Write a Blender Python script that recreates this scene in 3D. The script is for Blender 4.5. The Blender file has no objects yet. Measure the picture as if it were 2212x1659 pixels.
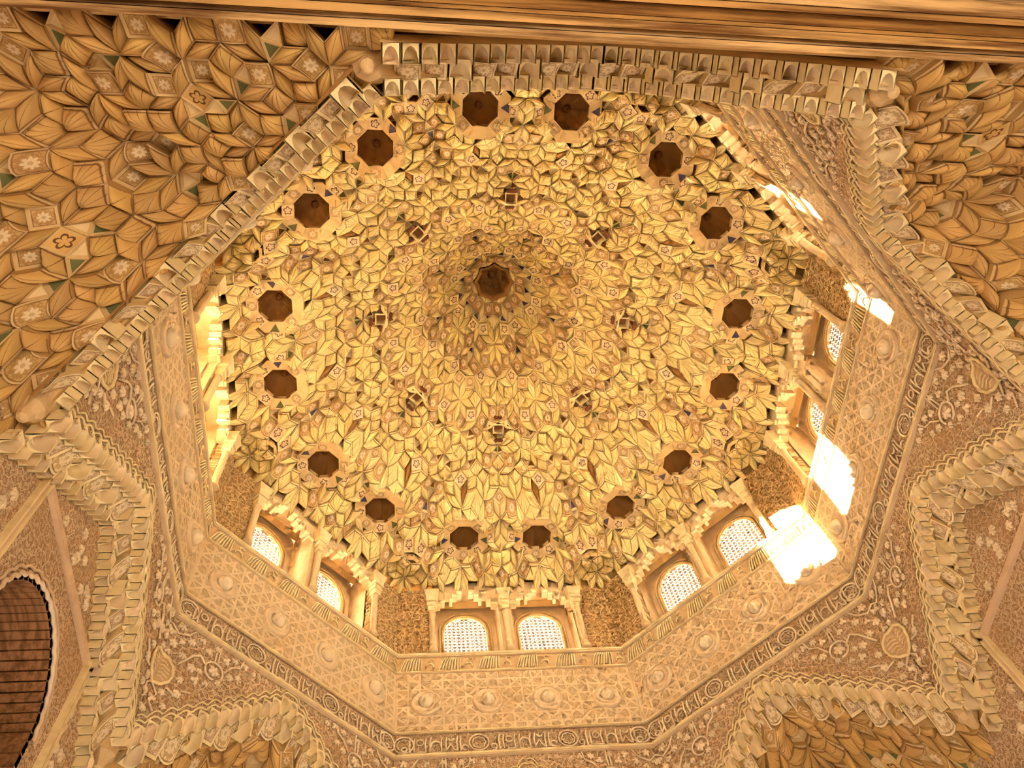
import bpy, math, random
import numpy as np
from mathutils import Matrix, Vector

random.seed(7)
SC = bpy.context.scene
COL = SC.collection
PI = math.pi
R2 = math.sqrt(0.5)

# ------------------------------------------------------------------ camera
F_PX = 1779.86
PITCH, ROLL, YAW = 1.1227, -0.2481, -0.2804
CAM = Vector((-1.4525, -4.5816, 0.0))
def cam_basis():
    cp, sp = math.cos(PITCH), math.sin(PITCH)
    fw, up, rt = Vector((0, cp, sp)), Vector((0, -sp, cp)), Vector((1, 0, 0))
    Rz = Matrix.Rotation(YAW, 3, 'Z')
    fw, up, rt = Rz @ fw, Rz @ up, Rz @ rt
    c, s = math.cos(ROLL), math.sin(ROLL)
    return c * rt + s * up, -s * rt + c * up, fw
RT, UP, FW = cam_basis()
cd = bpy.data.cameras.new('camera')
cd.sensor_fit = 'HORIZONTAL'; cd.sensor_width = 36.0
cd.lens = 36.0 * F_PX / 2212.0
cd.clip_start = 0.02
cam = bpy.data.objects.new('camera', cd); COL.objects.link(cam)
cam.matrix_world = Matrix((( RT.x, UP.x, -FW.x, CAM.x), (RT.y, UP.y, -FW.y, CAM.y), (RT.z, UP.z, -FW.z, CAM.z), (0, 0, 0, 1)))
SC.camera = cam
def project(p):
    d = Vector(p) - CAM
    z = d.dot(FW)
    if z < 0.05: return None
    return 1106 + F_PX * d.dot(RT) / z, 829.5 - F_PX * d.dot(UP) / z, z

# ------------------------------------------------------------------ world, sun, daylight, exposure
SC.view_settings.view_transform = 'Standard'
SC.view_settings.look = 'None'
SC.view_settings.gamma = 1.0
SC.view_settings.use_curve_mapping = False
SC.view_settings.exposure = 1.70
w = bpy.data.worlds.new('sky'); SC.world = w; w.use_nodes = True
wb = w.node_tree.nodes['Background']
wb.inputs[0].default_value = (0.80, 0.90, 1.0, 1); wb.inputs[1].default_value = 3.0
SUN_DIR = Vector((0.982, 0.148, -0.118)).normalized()      # low sun from the left side windows
sd = bpy.data.lights.new('sun', 'SUN'); sd.energy = 560.0; sd.angle = math.radians(0.53); sd.color = (1.0, 0.88, 0.62)
sun = bpy.data.objects.new('sun', sd); COL.objects.link(sun)
sun.rotation_euler = SUN_DIR.to_track_quat('-Z', 'Y').to_euler(); sun.location = (-20, -3, 14)

WINDOW_W, FILL_W = 270.0, 62.0
def area(name, loc, direction, sx, sy, power, color):
    l = bpy.data.lights.new(name, 'AREA'); l.shape = 'RECTANGLE'; l.size = sx; l.size_y = sy
    l.energy = power; l.color = color
    o = bpy.data.objects.new(name, l); COL.objects.link(o)
    o.location = loc; o.rotation_euler = Vector(direction).to_track_quat('-Z', 'Z').to_euler()
    return o
A = 4.0                                   # octagon apothem
HALF = A * math.tan(PI / 8)               # half side 1.657
WALL = 4.33                               # half width of the square room
Z_INS, Z_DRUM, Z_LEAF, Z_SILL = 7.415, 7.80, 8.85, 9.21
FLOOR = -1.6
WT = 0.60                                 # window centre offset along a side
SIDES = [('front', 0), ('front_right', -45), ('right', -90), ('back_right', -135), ('back', 180), ('back_left', 135), ('left', 90), ('front_left', 45)]
for nm, rot in SIDES:                      # sky light entering each window from outside the lattice
    Rm = Matrix.Rotation(math.radians(rot), 3, 'Z')
    for s in (-1, 1):
        area('window_daylight', Rm @ Vector((s * WT, 4.95, 10.0)), Rm @ Vector((0, -1, 0.22)), 0.75, 1.45, WINDOW_W, (1.0, 0.95, 0.77))
# added fill lamps low in the room and passage; no doorways are built
area('added_fill', (0, 4.25, 0.2), (0, -1, 0.55), 2.6, 3.2, FILL_W * 0.6, (1.0, 0.90, 0.76))
area('added_fill', (4.25, 0, 0.2), (-1, 0, 0.55), 2.2, 3.2, FILL_W * 0.22, (1.0, 0.90, 0.76))
area('added_fill', (-4.25, 0, 0.2), (1, 0, 0.55), 2.2, 3.2, FILL_W * 1.2, (1.0, 0.90, 0.76))
area('added_fill', (0, -6.8, 0.4), (0, 1, 0.9), 3.0, 3.0, 190.0, (1.0, 0.84, 0.62))
SC.cycles.use_adaptive_sampling = True
SC.cycles.adaptive_threshold = 0.15
SC.cycles.adaptive_min_samples = 12
SC.cycles.diffuse_bounces = 4
SC.cycles.max_bounces = 5
SC.cycles.glossy_bounces = 1

# ------------------------------------------------------------------ materials
class NT:
    def __init__(s, name):
        s.m = bpy.data.materials.new(name); s.m.use_nodes = True
        s.n = s.m.node_tree.nodes; s.l = s.m.node_tree.links
        s.b = s.n['Principled BSDF']; s.b.inputs['Roughness'].default_value = 0.85
        s.b.inputs['Specular IOR Level'].default_value = 0.2
    def new(s, t, **k):
        x = s.n.new(t)
        for a, v in k.items(): setattr(x, a, v)
        return x
    def put(s, sock, v):
        if hasattr(v, 'is_output') or isinstance(v, bpy.types.NodeSocket): s.l.new(v, sock)
        else: sock.default_value = v
    def math(s, op, a, b=0.0, c=None):
        x = s.new('ShaderNodeMath', operation=op)
        s.put(x.inputs[0], a); s.put(x.inputs[1], b)
        if c is not None: s.put(x.inputs[2], c)
        return x.outputs[0]
    def mix(s, f, a, b, mode='MIX'):
        x = s.new('ShaderNodeMix', data_type='RGBA', blend_type=mode)
        s.put(x.inputs[0], f); s.put(x.inputs[6], a); s.put(x.inputs[7], b)
        return x.outputs[2]
    def step(s, v, lo, hi):
        x = s.new('ShaderNodeMapRange', interpolation_type='SMOOTHSTEP')
        s.put(x.inputs[0], v); s.put(x.inputs[1], lo); s.put(x.inputs[2], hi)
        return x.outputs[0]
    def attr(s, name='col'):
        return s.new('ShaderNodeAttribute', attribute_name=name).outputs['Color']
    def obj(s): return s.new('ShaderNodeTexCoord').outputs['Object']
    def uv(s):
        x = s.new('ShaderNodeSeparateXYZ'); s.l.new(s.new('ShaderNodeTexCoord').outputs['UV'], x.inputs[0]); return x.outputs[0], x.outputs[1]
    def sep(s, v):
        x = s.new('ShaderNodeSeparateXYZ'); s.put(x.inputs[0], v); return x.outputs
    def comb(s, a, b, c=0.0):
        x = s.new('ShaderNodeCombineXYZ'); s.put(x.inputs[0], a); s.put(x.inputs[1], b); s.put(x.inputs[2], c); return x.outputs[0]
    def noise(s, scale, detail=3.0, vec=None, rough=0.6):
        x = s.new('ShaderNodeTexNoise'); x.inputs['Scale'].default_value = scale; x.inputs['Detail'].default_value = detail; x.inputs['Roughness'].default_value = rough
        s.put(x.inputs['Vector'], vec if vec is not None else s.obj()); return x.outputs['Fac']
    def voro(s, scale, vec, feature='F1', dim='2D', rnd=1.0):
        x = s.new('ShaderNodeTexVoronoi', voronoi_dimensions=dim, feature=feature)
        x.inputs['Scale'].default_value = scale; s.put(x.inputs['Vector'], vec)
        x.inputs['Randomness'].default_value = rnd
        return x
    def bump(s, h, strength=0.5, dist=0.02):
        x = s.new('ShaderNodeBump'); x.inputs['Strength'].default_value = strength; x.inputs['Distance'].default_value = dist
        s.put(x.inputs['Height'], h); s.l.new(x.outputs[0], s.b.inputs['Normal'])
    def done(s, color):
        s.put(s.b.inputs['Base Color'], color); return s.m

BROWN = (0.16, 0.060, 0.016, 1)
def wear(n, base, amount=0.35, scale=2.5, tint=(0.50, 0.27, 0.09, 1)):
    f = n.step(n.noise(scale, 2.0), 0.42, 0.72)
    return n.mix(n.math('MULTIPLY', f, amount), base, tint)
def worldnoise(n, scale):
    g = n.new('ShaderNodeNewGeometry').outputs['Position']
    return n.noise(scale, 2.0, g)

def mat_cell():                      # plain plaster cells, painted brown rib lines from uv
    n = NT('muqarnas_plaster')
    u, v = n.uv()
    base = n.attr()
    g = worldnoise(n, 3.0)
    base = n.mix(n.math('MULTIPLY', n.step(g, 0.45, 0.75), 0.30), base, (0.46, 0.25, 0.08, 1))
    fr = n.math('ABSOLUTE', n.math('SUBTRACT', n.math('FRACT', u), 0.5))
    line = n.math('MULTIPLY', n.step(fr, 0.435, 0.475), n.step(v, 0.05, 0.2))
    rim = n.step(v, 0.93, 0.97)
    base = n.mix(n.math('MULTIPLY', line, 0.75), base, BROWN)
    base = n.mix(n.math('MULTIPLY', rim, 0.3), base, (0.92, 0.80, 0.56, 1))
    edge = n.math('MULTIPLY', n.step(v, 0.88, 0.91), n.math('SUBTRACT', 1.0, n.step(v, 0.93, 0.95)))
    base = n.mix(n.math('MULTIPLY', edge, 0.8), base, BROWN)  # brown outline, strengthened in colour to add shade to the creases
    return n.done(base)
def mat_rosette():                   # barrel panels with a carved, tinted rosette
    n = NT('muqarnas_rosette_print')
    u, v = n.uv()
    a = n.math('MULTIPLY', n.math('SUBTRACT', u, 0.5), 2.0); b = n.math('MULTIPLY', n.math('SUBTRACT', v, 0.5), 2.0)
    r = n.math('SQRT', n.math('ADD', n.math('MULTIPLY', a, a), n.math('MULTIPLY', b, b)))
    ph = n.math('ARCTAN2', b, a)
    pet = n.math('MULTIPLY', n.math('ABSOLUTE', n.math('COSINE', n.math('MULTIPLY', ph, 4.0))), 0.25)
    fl = n.math('SUBTRACT', 1.0, n.step(n.math('SUBTRACT', r, pet), 0.28, 0.36))
    hub = n.math('SUBTRACT', 1.0, n.step(r, 0.14, 0.20))
    vo = n.voro(5.0, n.comb(a, b)).outputs['Distance']
    curl = n.math('MULTIPLY', n.step(vo, 0.25, 0.40), n.math('SUBTRACT', 1.0, n.step(r, 0.85, 0.95)))
    m = n.math('MAXIMUM', n.math('ABSOLUTE', a), n.math('ABSOLUTE', b))
    fr = n.math('MULTIPLY', n.step(m, 0.80, 0.84), n.math('SUBTRACT', 1.0, n.step(m, 0.88, 0.91)))
    base = n.attr()
    base = n.mix(n.math('MULTIPLY', curl, 0.6), base, (0.36, 0.19, 0.06, 1))
    base = n.mix(n.math('MULTIPLY', fl, 0.7), base, (0.88, 0.74, 0.50, 1))
    base = n.mix(n.math('MULTIPLY', hub, 0.6), base, (0.45, 0.26, 0.10, 1))
    base = n.mix(n.math('MULTIPLY', fr, 0.6), base, BROWN)
    base = n.mix(n.math('MULTIPLY', n.step(m, 0.91, 0.93), 0.3), base, (0.92, 0.80, 0.56, 1))
    n.bump(n.math('ADD', fl, curl), 0.35, 0.008)
    return n.done(base)
def mat_flower():                    # light tile with a dark five-lobed flower outline
    n = NT('painted_flower_tile')
    u, v = n.uv()
    a = n.math('MULTIPLY', n.math('SUBTRACT', u, 0.5), 2.0); b = n.math('MULTIPLY', n.math('SUBTRACT', v, 0.5), 2.0)
    r = n.math('SQRT', n.math('ADD', n.math('MULTIPLY', a, a), n.math('MULTIPLY', b, b)))
    ph = n.math('ARCTAN2', b, a)
    lob = n.math('ABSOLUTE', n.math('COSINE', n.math('MULTIPLY', ph, 2.5)))
    R = n.math('ADD', n.math('MULTIPLY', lob, 0.34), 0.40)
    d = n.math('ABSOLUTE', n.math('SUBTRACT', r, R))
    out = n.math('SUBTRACT', 1.0, n.step(d, 0.09, 0.13))
    ray = n.math('MULTIPLY', n.math('SUBTRACT', 1.0, n.step(lob, 0.10, 0.22)), n.math('MULTIPLY', n.step(r, 0.12, 0.2), n.math('SUBTRACT', 1.0, n.step(r, 0.40, 0.46))))
    mk = n.math('MAXIMUM', out, ray)
    base = n.mix(n.math('MULTIPLY', mk, 0.9), n.attr(), (0.10, 0.030, 0.016, 1))
    return n.done(base)
def mat_plain(name, rough=0.85, ns=6.0, amt=0.28, bs=50.0):
    n = NT(name)
    g = worldnoise(n, ns)
    base = n.mix(n.math('MULTIPLY', n.step(g, 0.42, 0.75), amt), n.attr(), (0.42, 0.22, 0.07, 1))
    n.b.inputs['Roughness'].default_value = rough
    return n.done(base)
def mat_carved(name, light, dark, sc=26.0, stain=0.35):
    n = NT(name)
    x, y, z = n.sep(n.obj())
    wob = n.math('MULTIPLY', n.math('SUBTRACT', n.noise(6.0), 0.5), 0.06)
    p = n.comb(n.math('ADD', x, wob), n.math('ADD', z, wob))
    v1 = n.voro(sc, p, rnd=0.75).outputs['Distance']
    ring = n.math('SUBTRACT', 1.0, n.step(n.math('ABSOLUTE', n.math('SUBTRACT', v1, 0.30)), 0.07, 0.14))
    dot = n.math('SUBTRACT', 1.0, n.step(v1, 0.08, 0.14))
    v2 = n.voro(sc * 0.42, p, feature='DISTANCE_TO_EDGE', rnd=0.9).outputs['Distance']
    vine = n.math('SUBTRACT', 1.0, n.step(v2, 0.035, 0.07))
    h = n.math('MAXIMUM', n.math('MAXIMUM', ring, dot), vine)
    base = n.mix(h, dark, light)
    base = wear(n, base, stain, 1.8)
    n.bump(h, 0.8, 0.02)
    return n.done(base)
def mat_interlace():
    n = NT('interlaced_stucco')
    x, y, z = n.sep(n.obj())
    S = 12.8
    zz = n.math('SUBTRACT', z, 8.325)
    fam = None
    for k in range(4):
        c, s = math.cos(k * PI / 4), math.sin(k * PI / 4)
        q = n.math('ADD', n.math('MULTIPLY', x, c * S), n.math('MULTIPLY', zz, s * S))
        t = n.math('ABSOLUTE', n.math('SUBTRACT', n.math('FRACT', n.math('MULTIPLY', q, 0.5 if k % 2 == 0 else 0.7071 * 0.5 * 1.4142)), 0.5))
        band = n.math('SUBTRACT', 1.0, n.step(t, 0.10, 0.13))
        groove = n.math('SUBTRACT', 1.0, n.step(n.math('ABSOLUTE', n.math('SUBTRACT', t, 0.13)), 0.02, 0.04))
        f = n.math('SUBTRACT', band, n.math('MULTIPLY', groove, 1.2))
        fam = f if fam is None else n.math('MAXIMUM', fam, f)
    v1 = n.voro(40.0, n.comb(x, z), rnd=0.8).outputs['Distance']
    ring = n.math('SUBTRACT', 1.0, n.step(n.math('ABSOLUTE', n.math('SUBTRACT', v1, 0.3)), 0.08, 0.16))
    h = n.math('MAXIMUM', fam, n.math('MULTIPLY', ring, 0.7))
    base = n.mix(n.step(h, 0.0, 1.0), (0.52, 0.36, 0.19, 1), (0.74, 0.57, 0.35, 1))
    base = wear(n, base, 0.35, 1.5, (0.60, 0.36, 0.15, 1))
    n.bump(h, 0.5, 0.010)
    return n.done(base)
def mat_wood():
    n = NT('aged_timber')
    x, y, z = n.sep(n.obj())
    p = n.comb(n.math('MULTIPLY', x, 0.9), n.math('MULTIPLY', y, 22.0), n.math('MULTIPLY', z, 22.0))
    f = n.noise(1.0, 6.0, p)
    base = n.mix(n.step(f, 0.35, 0.68), n.attr(), (0.13, 0.05, 0.012, 1))
    n.bump(f, 0.5, 0.02)
    return n.done(base)

M = {
    'cell': mat_cell(), 'rosette': mat_rosette(), 'flower': mat_flower(),
    'plain': mat_plain('lime_plaster'), 'paint': mat_plain('painted_plaster', 0.7, 8.0, 0.15),
    'carved': mat_carved('carved_stucco', (0.80, 0.60, 0.38, 1), (0.42, 0.25, 0.13, 1)),
    'carved_gold': mat_carved('carved_golden_stucco', (0.74, 0.52, 0.25, 1), (0.36, 0.19, 0.06, 1), 20.0),
    'inscription': mat_carved('inscription_ground', (0.70, 0.52, 0.32, 1), (0.38, 0.24, 0.12, 1), 34.0, 0.25),
    'interlace': mat_interlace(), 'wood': mat_wood(),
}
C_DOME = (0.90, 0.72, 0.31); C_TAN = (0.72, 0.49, 0.21); C_WALL = (0.78, 0.60, 0.38); C_LIGHT = (0.89, 0.73, 0.40)
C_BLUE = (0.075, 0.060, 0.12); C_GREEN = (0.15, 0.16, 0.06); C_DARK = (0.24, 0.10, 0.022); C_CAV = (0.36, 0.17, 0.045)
C_PINK = (0.74, 0.54, 0.36)

# ------------------------------------------------------------------ mesh builder
class MB:
    def __init__(s): s.v = []; s.f = []; s.uv = []; s.c = []; s.m = []; s.sm = []
    def add(s, verts, faces, col=C_WALL, mat=0, uvs=None, smooth=False):
        o = len(s.v); s.v += [tuple(p) for p in verts]
        for i, f in enumerate(faces):
            s.f.append([o + k for k in f]); s.c.append(col); s.m.append(mat); s.sm.append(smooth)
            s.uv.append([uvs[k] for k in f] if uvs else [(0.0, 0.5)] * len(f))
    def box(s, x0, x1, y0, y1, z0, z1, col=C_WALL, mat=0):
        v = [(x0, y0, z0), (x1, y0, z0), (x1, y1, z0), (x0, y1, z0), (x0, y0, z1), (x1, y0, z1), (x1, y1, z1), (x0, y1, z1)]
        s.add(v, [(0, 3, 2, 1), (4, 5, 6, 7), (0, 1, 5, 4), (1, 2, 6, 5), (2, 3, 7, 6), (3, 0, 4, 7)], col, mat)
    def prism(s, poly, y0, y1, col=C_WALL, mat=0):      # polygon in (x,z) extruded along y
        n = len(poly)
        v = [(p[0], y0, p[1]) for p in poly] + [(p[0], y1, p[1]) for p in poly]
        f = [tuple(range(n)), tuple(range(2 * n - 1, n - 1, -1))] + [(i, i + n, (i + 1) % n + n, (i + 1) % n) for i in range(n)]
        s.add(v, f, col, mat)
    def lathe(s, prof, n=16, center=(0, 0, 0), axis='z', col=C_WALL, mat=0, smooth=True, sc=None):
        v = []
        for r, h in prof:
            for k in range(n):
                a = 2 * PI * k / n; rr = r * (sc(a) if sc else 1.0)
                if axis == 'z': v.append((center[0] + rr * math.cos(a), center[1] + rr * math.sin(a), center[2] + h))
                else: v.append((center[0] + rr * math.cos(a), center[1] - h, center[2] + rr * math.sin(a)))
        f = []
        for i in range(len(prof) - 1):
            for k in range(n):
                f.append((i * n + k, i * n + (k + 1) % n, (i + 1) * n + (k + 1) % n, (i + 1) * n + k))
        s.add(v, f, col, mat, None, smooth)
    def tube(s, pts, r, n=5, col=C_WALL, mat=0, closed=False):
        pts = [Vector(p) for p in pts]; m = len(pts); v = []
        for i, p in enumerate(pts):
            if closed: d = pts[(i + 1) % m] - pts[i - 1]
            else: d = pts[min(i + 1, m - 1)] - pts[max(i - 1, 0)]
            d = d.normalized() if d.length > 1e-9 else Vector((1, 0, 0))
            a = d.cross(Vector((0, 1, 0)))
            if a.length < 1e-4: a = d.cross(Vector((1, 0, 0)))
            a.normalize(); b = d.cross(a)
            for k in range(n):
                t = 2 * PI * k / n; v.append(p + r * (math.cos(t) * a + math.sin(t) * b))
        f = []
        for i in range(m if closed else m - 1):
            j = (i + 1) % m
            for k in range(n): f.append((i * n + k, i * n + (k + 1) % n, j * n + (k + 1) % n, j * n + k))
        s.add(v, f, col, mat, None, True)
    def mesh(s, name, mats):
        me = bpy.data.meshes.new(name)
        me.from_pydata(s.v, [], s.f)
        for k in mats: me.materials.append(M[k])
        me.polygons.foreach_set('material_index', s.m)
        me.polygons.foreach_set('use_smooth', s.sm)
        uvl = me.uv_layers.new(name='UVMap')
        uvl.data.foreach_set('uv', [x for f in s.uv for q in f for x in q])
        at = me.color_attributes.new('col', 'FLOAT_COLOR', 'CORNER')
        cc = []
        for f, c in zip(s.f, s.c): cc += [c[0], c[1], c[2], 1.0] * len(f)
        at.data.foreach_set('color', cc)
        me.update(); return me

def link(name, me, parent=None, loc=None, rz=0.0, label=None):
    o = bpy.data.objects.new(name, me); COL.objects.link(o)
    if parent is not None: o.parent = parent
    if loc is not None: o.location = loc
    if rz: o.rotation_euler = (0, 0, rz)
    if label: o['label'] = label
    return o
def part(name, mb, mats, parent=None, **k):
    return link(name, mb.mesh(name, mats if isinstance(mats, (list, tuple)) else [mats]), parent, **k)
def top(name, label, cat, kind=None, loc=(0, 0, 0), rz=0.0, group=None, mb=None, mats=None):
    me = mb.mesh(name, mats) if mb else None
    o = link(name, me, None, loc, rz)
    o['label'] = label; o['category'] = cat
    if kind: o['kind'] = kind
    if group: o['group'] = group
    return o

# ------------------------------------------------------------------ square / rhombus tiling of muqarnas plans
def ab_tiles(edge, rmax):
    E = [np.array([math.cos(k * PI / 4), math.sin(k * PI / 4)]) for k in range(4)]
    N = int(rmax / edge / 1.9) + 3
    tiles = []
    for j in range(4):
        for k in range(j + 1, 4):
            Mx = np.array([E[j], E[k]]); inv = np.linalg.inv(Mx)
            for a in range(-N, N):
                for b in range(-N, N):
                    p = inv @ np.array([a + 0.5, b + 0.5])
                    K = [math.ceil(float(p @ e) - 0.5 - 1e-9) for e in E]
                    pts = []
                    for da, db in ((0, 0), (1, 0), (1, 1), (0, 1)):
                        K[j], K[k] = a + da, b + db
                        pts.append(sum(K[i] * E[i] for i in range(4)) * edge)
                    pts = np.array(pts)
                    c = pts.mean(0)
                    if np.hypot(*c) <= rmax: tiles.append((pts, (k - j) % 4 == 2))
    return tiles

def cell_mesh(mb, quad, zs, style, col, lobes=4, rise=0.30, rim=C_LIGHT, depth=0.06, bul=1.0):
    """One hanging cell: curved under-face over a plan quad plus side faces going up. materials: 0 cell 1 rosette 2 flower 3 paint"""
    q = [np.array(p, float) for p in quad]; z = list(zs)
    size = float(np.linalg.norm(q[1] - q[0]))
    if style in ('fan', 'point'):
        i0 = int(np.argmin(z)); flip = (int(round(abs(q[0][0] + q[1][1]) * 977)) % 5) < 3
        if flip: i0 = (i0 + 2) % 4
        q = q[i0:] + q[:i0]; z = z[i0:] + z[:i0]
        na = lobes * 3 if style == 'fan' else 6
        nr = 5
        bnd = []
        for i in range(na + 1):
            w = i / na * 2
            if w <= 1: bnd.append((q[1] * (1 - w) + q[2] * w, z[1] * (1 - w) + z[2] * w))
            else: bnd.append((q[2] * (2 - w) + q[3] * (w - 1), z[2] * (2 - w) + z[3] * (w - 1)))
        V = [(q[0][0], q[0][1], z[0])]; UVs = [(0.5, 0.0)]
        for r in range(1, nr + 1):
            rho = (0.18, 0.42, 0.68, 0.88, 1.0)[r - 1]
            for i, (b, zb) in enumerate(bnd):
                p = q[0] * (1 - rho) + b * rho
                u = i / na * lobes
                on = math.sin(PI * (u % 1.0)) if abs(u - round(u)) > 1e-6 else 0.0
                env = (math.sin(PI * rho ** 1.15) ** 0.75 if r < nr else 0.0) * (0.25 + 0.75 * max(0.0, math.sin(PI * i / na)) ** 0.6)
                bulge = bul * size * ((0.50 if style == 'fan' else 0.40) * env + 0.11 * on * math.sin(PI * min(rho, 0.92)))
                V.append((p[0], p[1], z[0] + (zb - z[0]) * rho - bulge)); UVs.append((u, rho))
        n1 = na + 1
        F = [(0, 1 + i, 2 + i) for i in range(na)]
        for r in range(nr - 1):
            for i in range(na):
                a = 1 + r * n1 + i; F.append((a, a + n1, a + n1 + 1, a + 1))
        mb.add(V, F, col, 0, UVs, True)
        loop = [0] + [1 + r * n1 for r in range(nr)] + [1 + (nr - 1) * n1 + i for i in range(1, na + 1)] + [1 + r * n1 + na for r in range(nr - 2, -1, -1)]
        S = [V[k] for k in loop]
    elif style == 'barrel':
        e = [z[i] + z[(i + 1) % 4] for i in range(4)]
        i0 = int(np.argmin(e)); q = q[i0:] + q[:i0]; z = z[i0:] + z[:i0]
        nr, nb = 4, 4; V = []; UVs = []
        zl, zh = 0.5 * (z[0] + z[1]) - depth * 0.7, 0.5 * (z[2] + z[3]) + depth * 0.3
        for r in range(nr + 1):
            t = r / nr; f = math.sin(t * PI / 2) ** 0.7
            for bi in range(nb + 1):
                b = bi / nb
                p = (q[0] * (1 - b) + q[1] * b) * (1 - t) + (q[3] * (1 - b) + q[2] * b) * t
                V.append((p[0], p[1], zl + (zh - zl) * (0.5 * f + 0.5 * t) - bul * 0.34 * size * max(0.0, math.sin(PI * b)) ** 0.7)); UVs.append((b, t))
        F = []
        for r in range(nr):
            for bi in range(nb):
                a = r * (nb + 1) + bi; F.append((a, a + 1, a + nb + 2, a + nb + 1))
        mb.add(V, F, col, 1, UVs, True)
        n1 = nb + 1
        loop = list(range(n1)) + [r * n1 + nb for r in range(1, nr + 1)] + [nr * n1 + k for k in range(nb - 1, -1, -1)] + [r * n1 for r in range(nr - 1, 0, -1)]
        S = [V[k] for k in loop]
    elif style == 'flat':                     # rhombus split into a painted and a plain hollow triangle
        if np.linalg.norm(q[0] - q[2]) < np.linalg.norm(q[1] - q[3]): q = q[1:] + q[:1]; z = z[1:] + z[:1]
        V = [(q[i][0], q[i][1], z[i]) for i in range(4)]
        for tri, cc in (((0, 1, 3), col), ((2, 3, 1), (0.80, 0.62, 0.34))):
            T = [np.array(V[k]) for k in tri]; c = sum(T) / 3
            ins = [c + (p - c) * 0.66 + np.array([0, 0, 0.03]) for p in T]
            mb.add(T + ins, [(i, (i + 1) % 3, 3 + (i + 1) % 3, 3 + i) for i in range(3)], rim, 3)
            mb.add(ins, [(0, 1, 2)], cc, 3)
        S = V
    else:                                     # flat tile, framed
        V = [(q[i][0], q[i][1], z[i]) for i in range(4)]
        c = sum(q) / 4; zc = sum(z) / 4
        ins = [(c[0] + (V[i][0] - c[0]) * 0.84, c[1] + (V[i][1] - c[1]) * 0.84, zc + (V[i][2] - zc) * 0.84 + 0.012) for i in range(4)]
        mb.add(V + ins, [(i, (i + 1) % 4, 4 + (i + 1) % 4, 4 + i) for i in range(4)], rim, 3)
        mb.add(ins, [(0, 1, 2, 3)], col, 2 if style == 'flower' else 1, [(0, 0), (1, 0), (1, 1), (0, 1)])
        S = V
    n = len(S)
    mb.add(list(S) + [(p[0], p[1], p[2] + rise) for p in S], [(i, (i + 1) % n, n + (i + 1) % n, n + i) for i in range(n)], (rim[0] * 0.72, rim[1] * 0.62, rim[2] * 0.48), 3, None, False)  # sides darkened to paint deeper shade into the creases between cells

def hood_mesh(mb, tc, hw, y0, depth, zb, zs, zt, col, frame=0.018):
    """Half-round niche with a quarter-dome hood, open towards smaller y."""
    nph, nth = 8, 4
    rings = [(zb, 1.0), (zs, 1.0)] + [(zs + (zt - zs) * math.sin(k / nth * PI / 2), math.cos(k / nth * PI / 2)) for k in range(1, nth + 1)]
    V = []; UVs = []
    for z, k in rings:
        for i in range(nph + 1):
            p = PI * i / nph
            V.append((tc + hw * math.cos(p) * max(k, 0.02), y0 + depth * math.sin(p) * max(k, 0.02), z)); UVs.append((0.5 + 0.25 * (i % 2), 0.4))
    n1 = nph + 1
    F = [(r * n1 + i, r * n1 + i + 1, (r + 1) * n1 + i + 1, (r + 1) * n1 + i) for r in range(len(rings) - 1) for i in range(nph)]
    mb.add(V, F, col, 0, UVs, True)
    W = hw + frame
    A_ = [(tc - hw * k, z) for z, k in rings] + [(tc + hw * k, z) for z, k in reversed(rings)]
    O = [(tc - W, z) for z, k in rings] + [(tc + W, z) for z, k in reversed(rings)]
    m = len(A_)
    O[m // 2 - 1] = (tc - W, zt + frame); O[m // 2] = (tc + W, zt + frame)
    mb.add([(x, y0, z) for x, z in A_] + [(x, y0 - 0.006, z) for x, z in O], [(i, i + 1, m + i + 1, m + i) for i in range(m - 1)], C_LIGHT, 3)
    mb.add([(tc - W, y0, zb), (tc + W, y0, zb), (tc + W, y0 + depth * 1.15, zb), (tc - W, y0 + depth * 1.15, zb), (tc - W, y0, zt + frame), (tc + W, y0, zt + frame), (tc + W, y0 + depth * 1.15, zt + frame), (tc - W, y0 + depth * 1.15, zt + frame)],
           [(0, 3, 7, 4), (1, 2, 6, 5), (2, 3, 7, 6), (4, 5, 6, 7)], C_LIGHT, 3)
    B = [V[i] for i in range(n1)] + [(V[i][0], y0 + depth * 1.15, zb) for i in range(n1)]
    mb.add(B, [(i, i + 1, n1 + i + 1, n1 + i) for i in range(nph)], C_LIGHT, 3)
CELLMATS = ['cell', 'rosette', 'flower', 'paint']
NAMES = {'fan': 'ribbed_niche', 'point': 'pointed_niche', 'barrel': 'barrel_niche', 'flower': 'flower_tile', 'print': 'rosette_tile', 'flat': 'painted_tile'}
def shade(c, r, a=0.10):
    k = 1 + r.uniform(-a, a); return (min(c[0] * k, .93), min(c[1] * k * (1 + r.uniform(-.03, .03)), .93), min(c[2] * k * (1 + r.uniform(-.08, .08)), .93))

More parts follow.
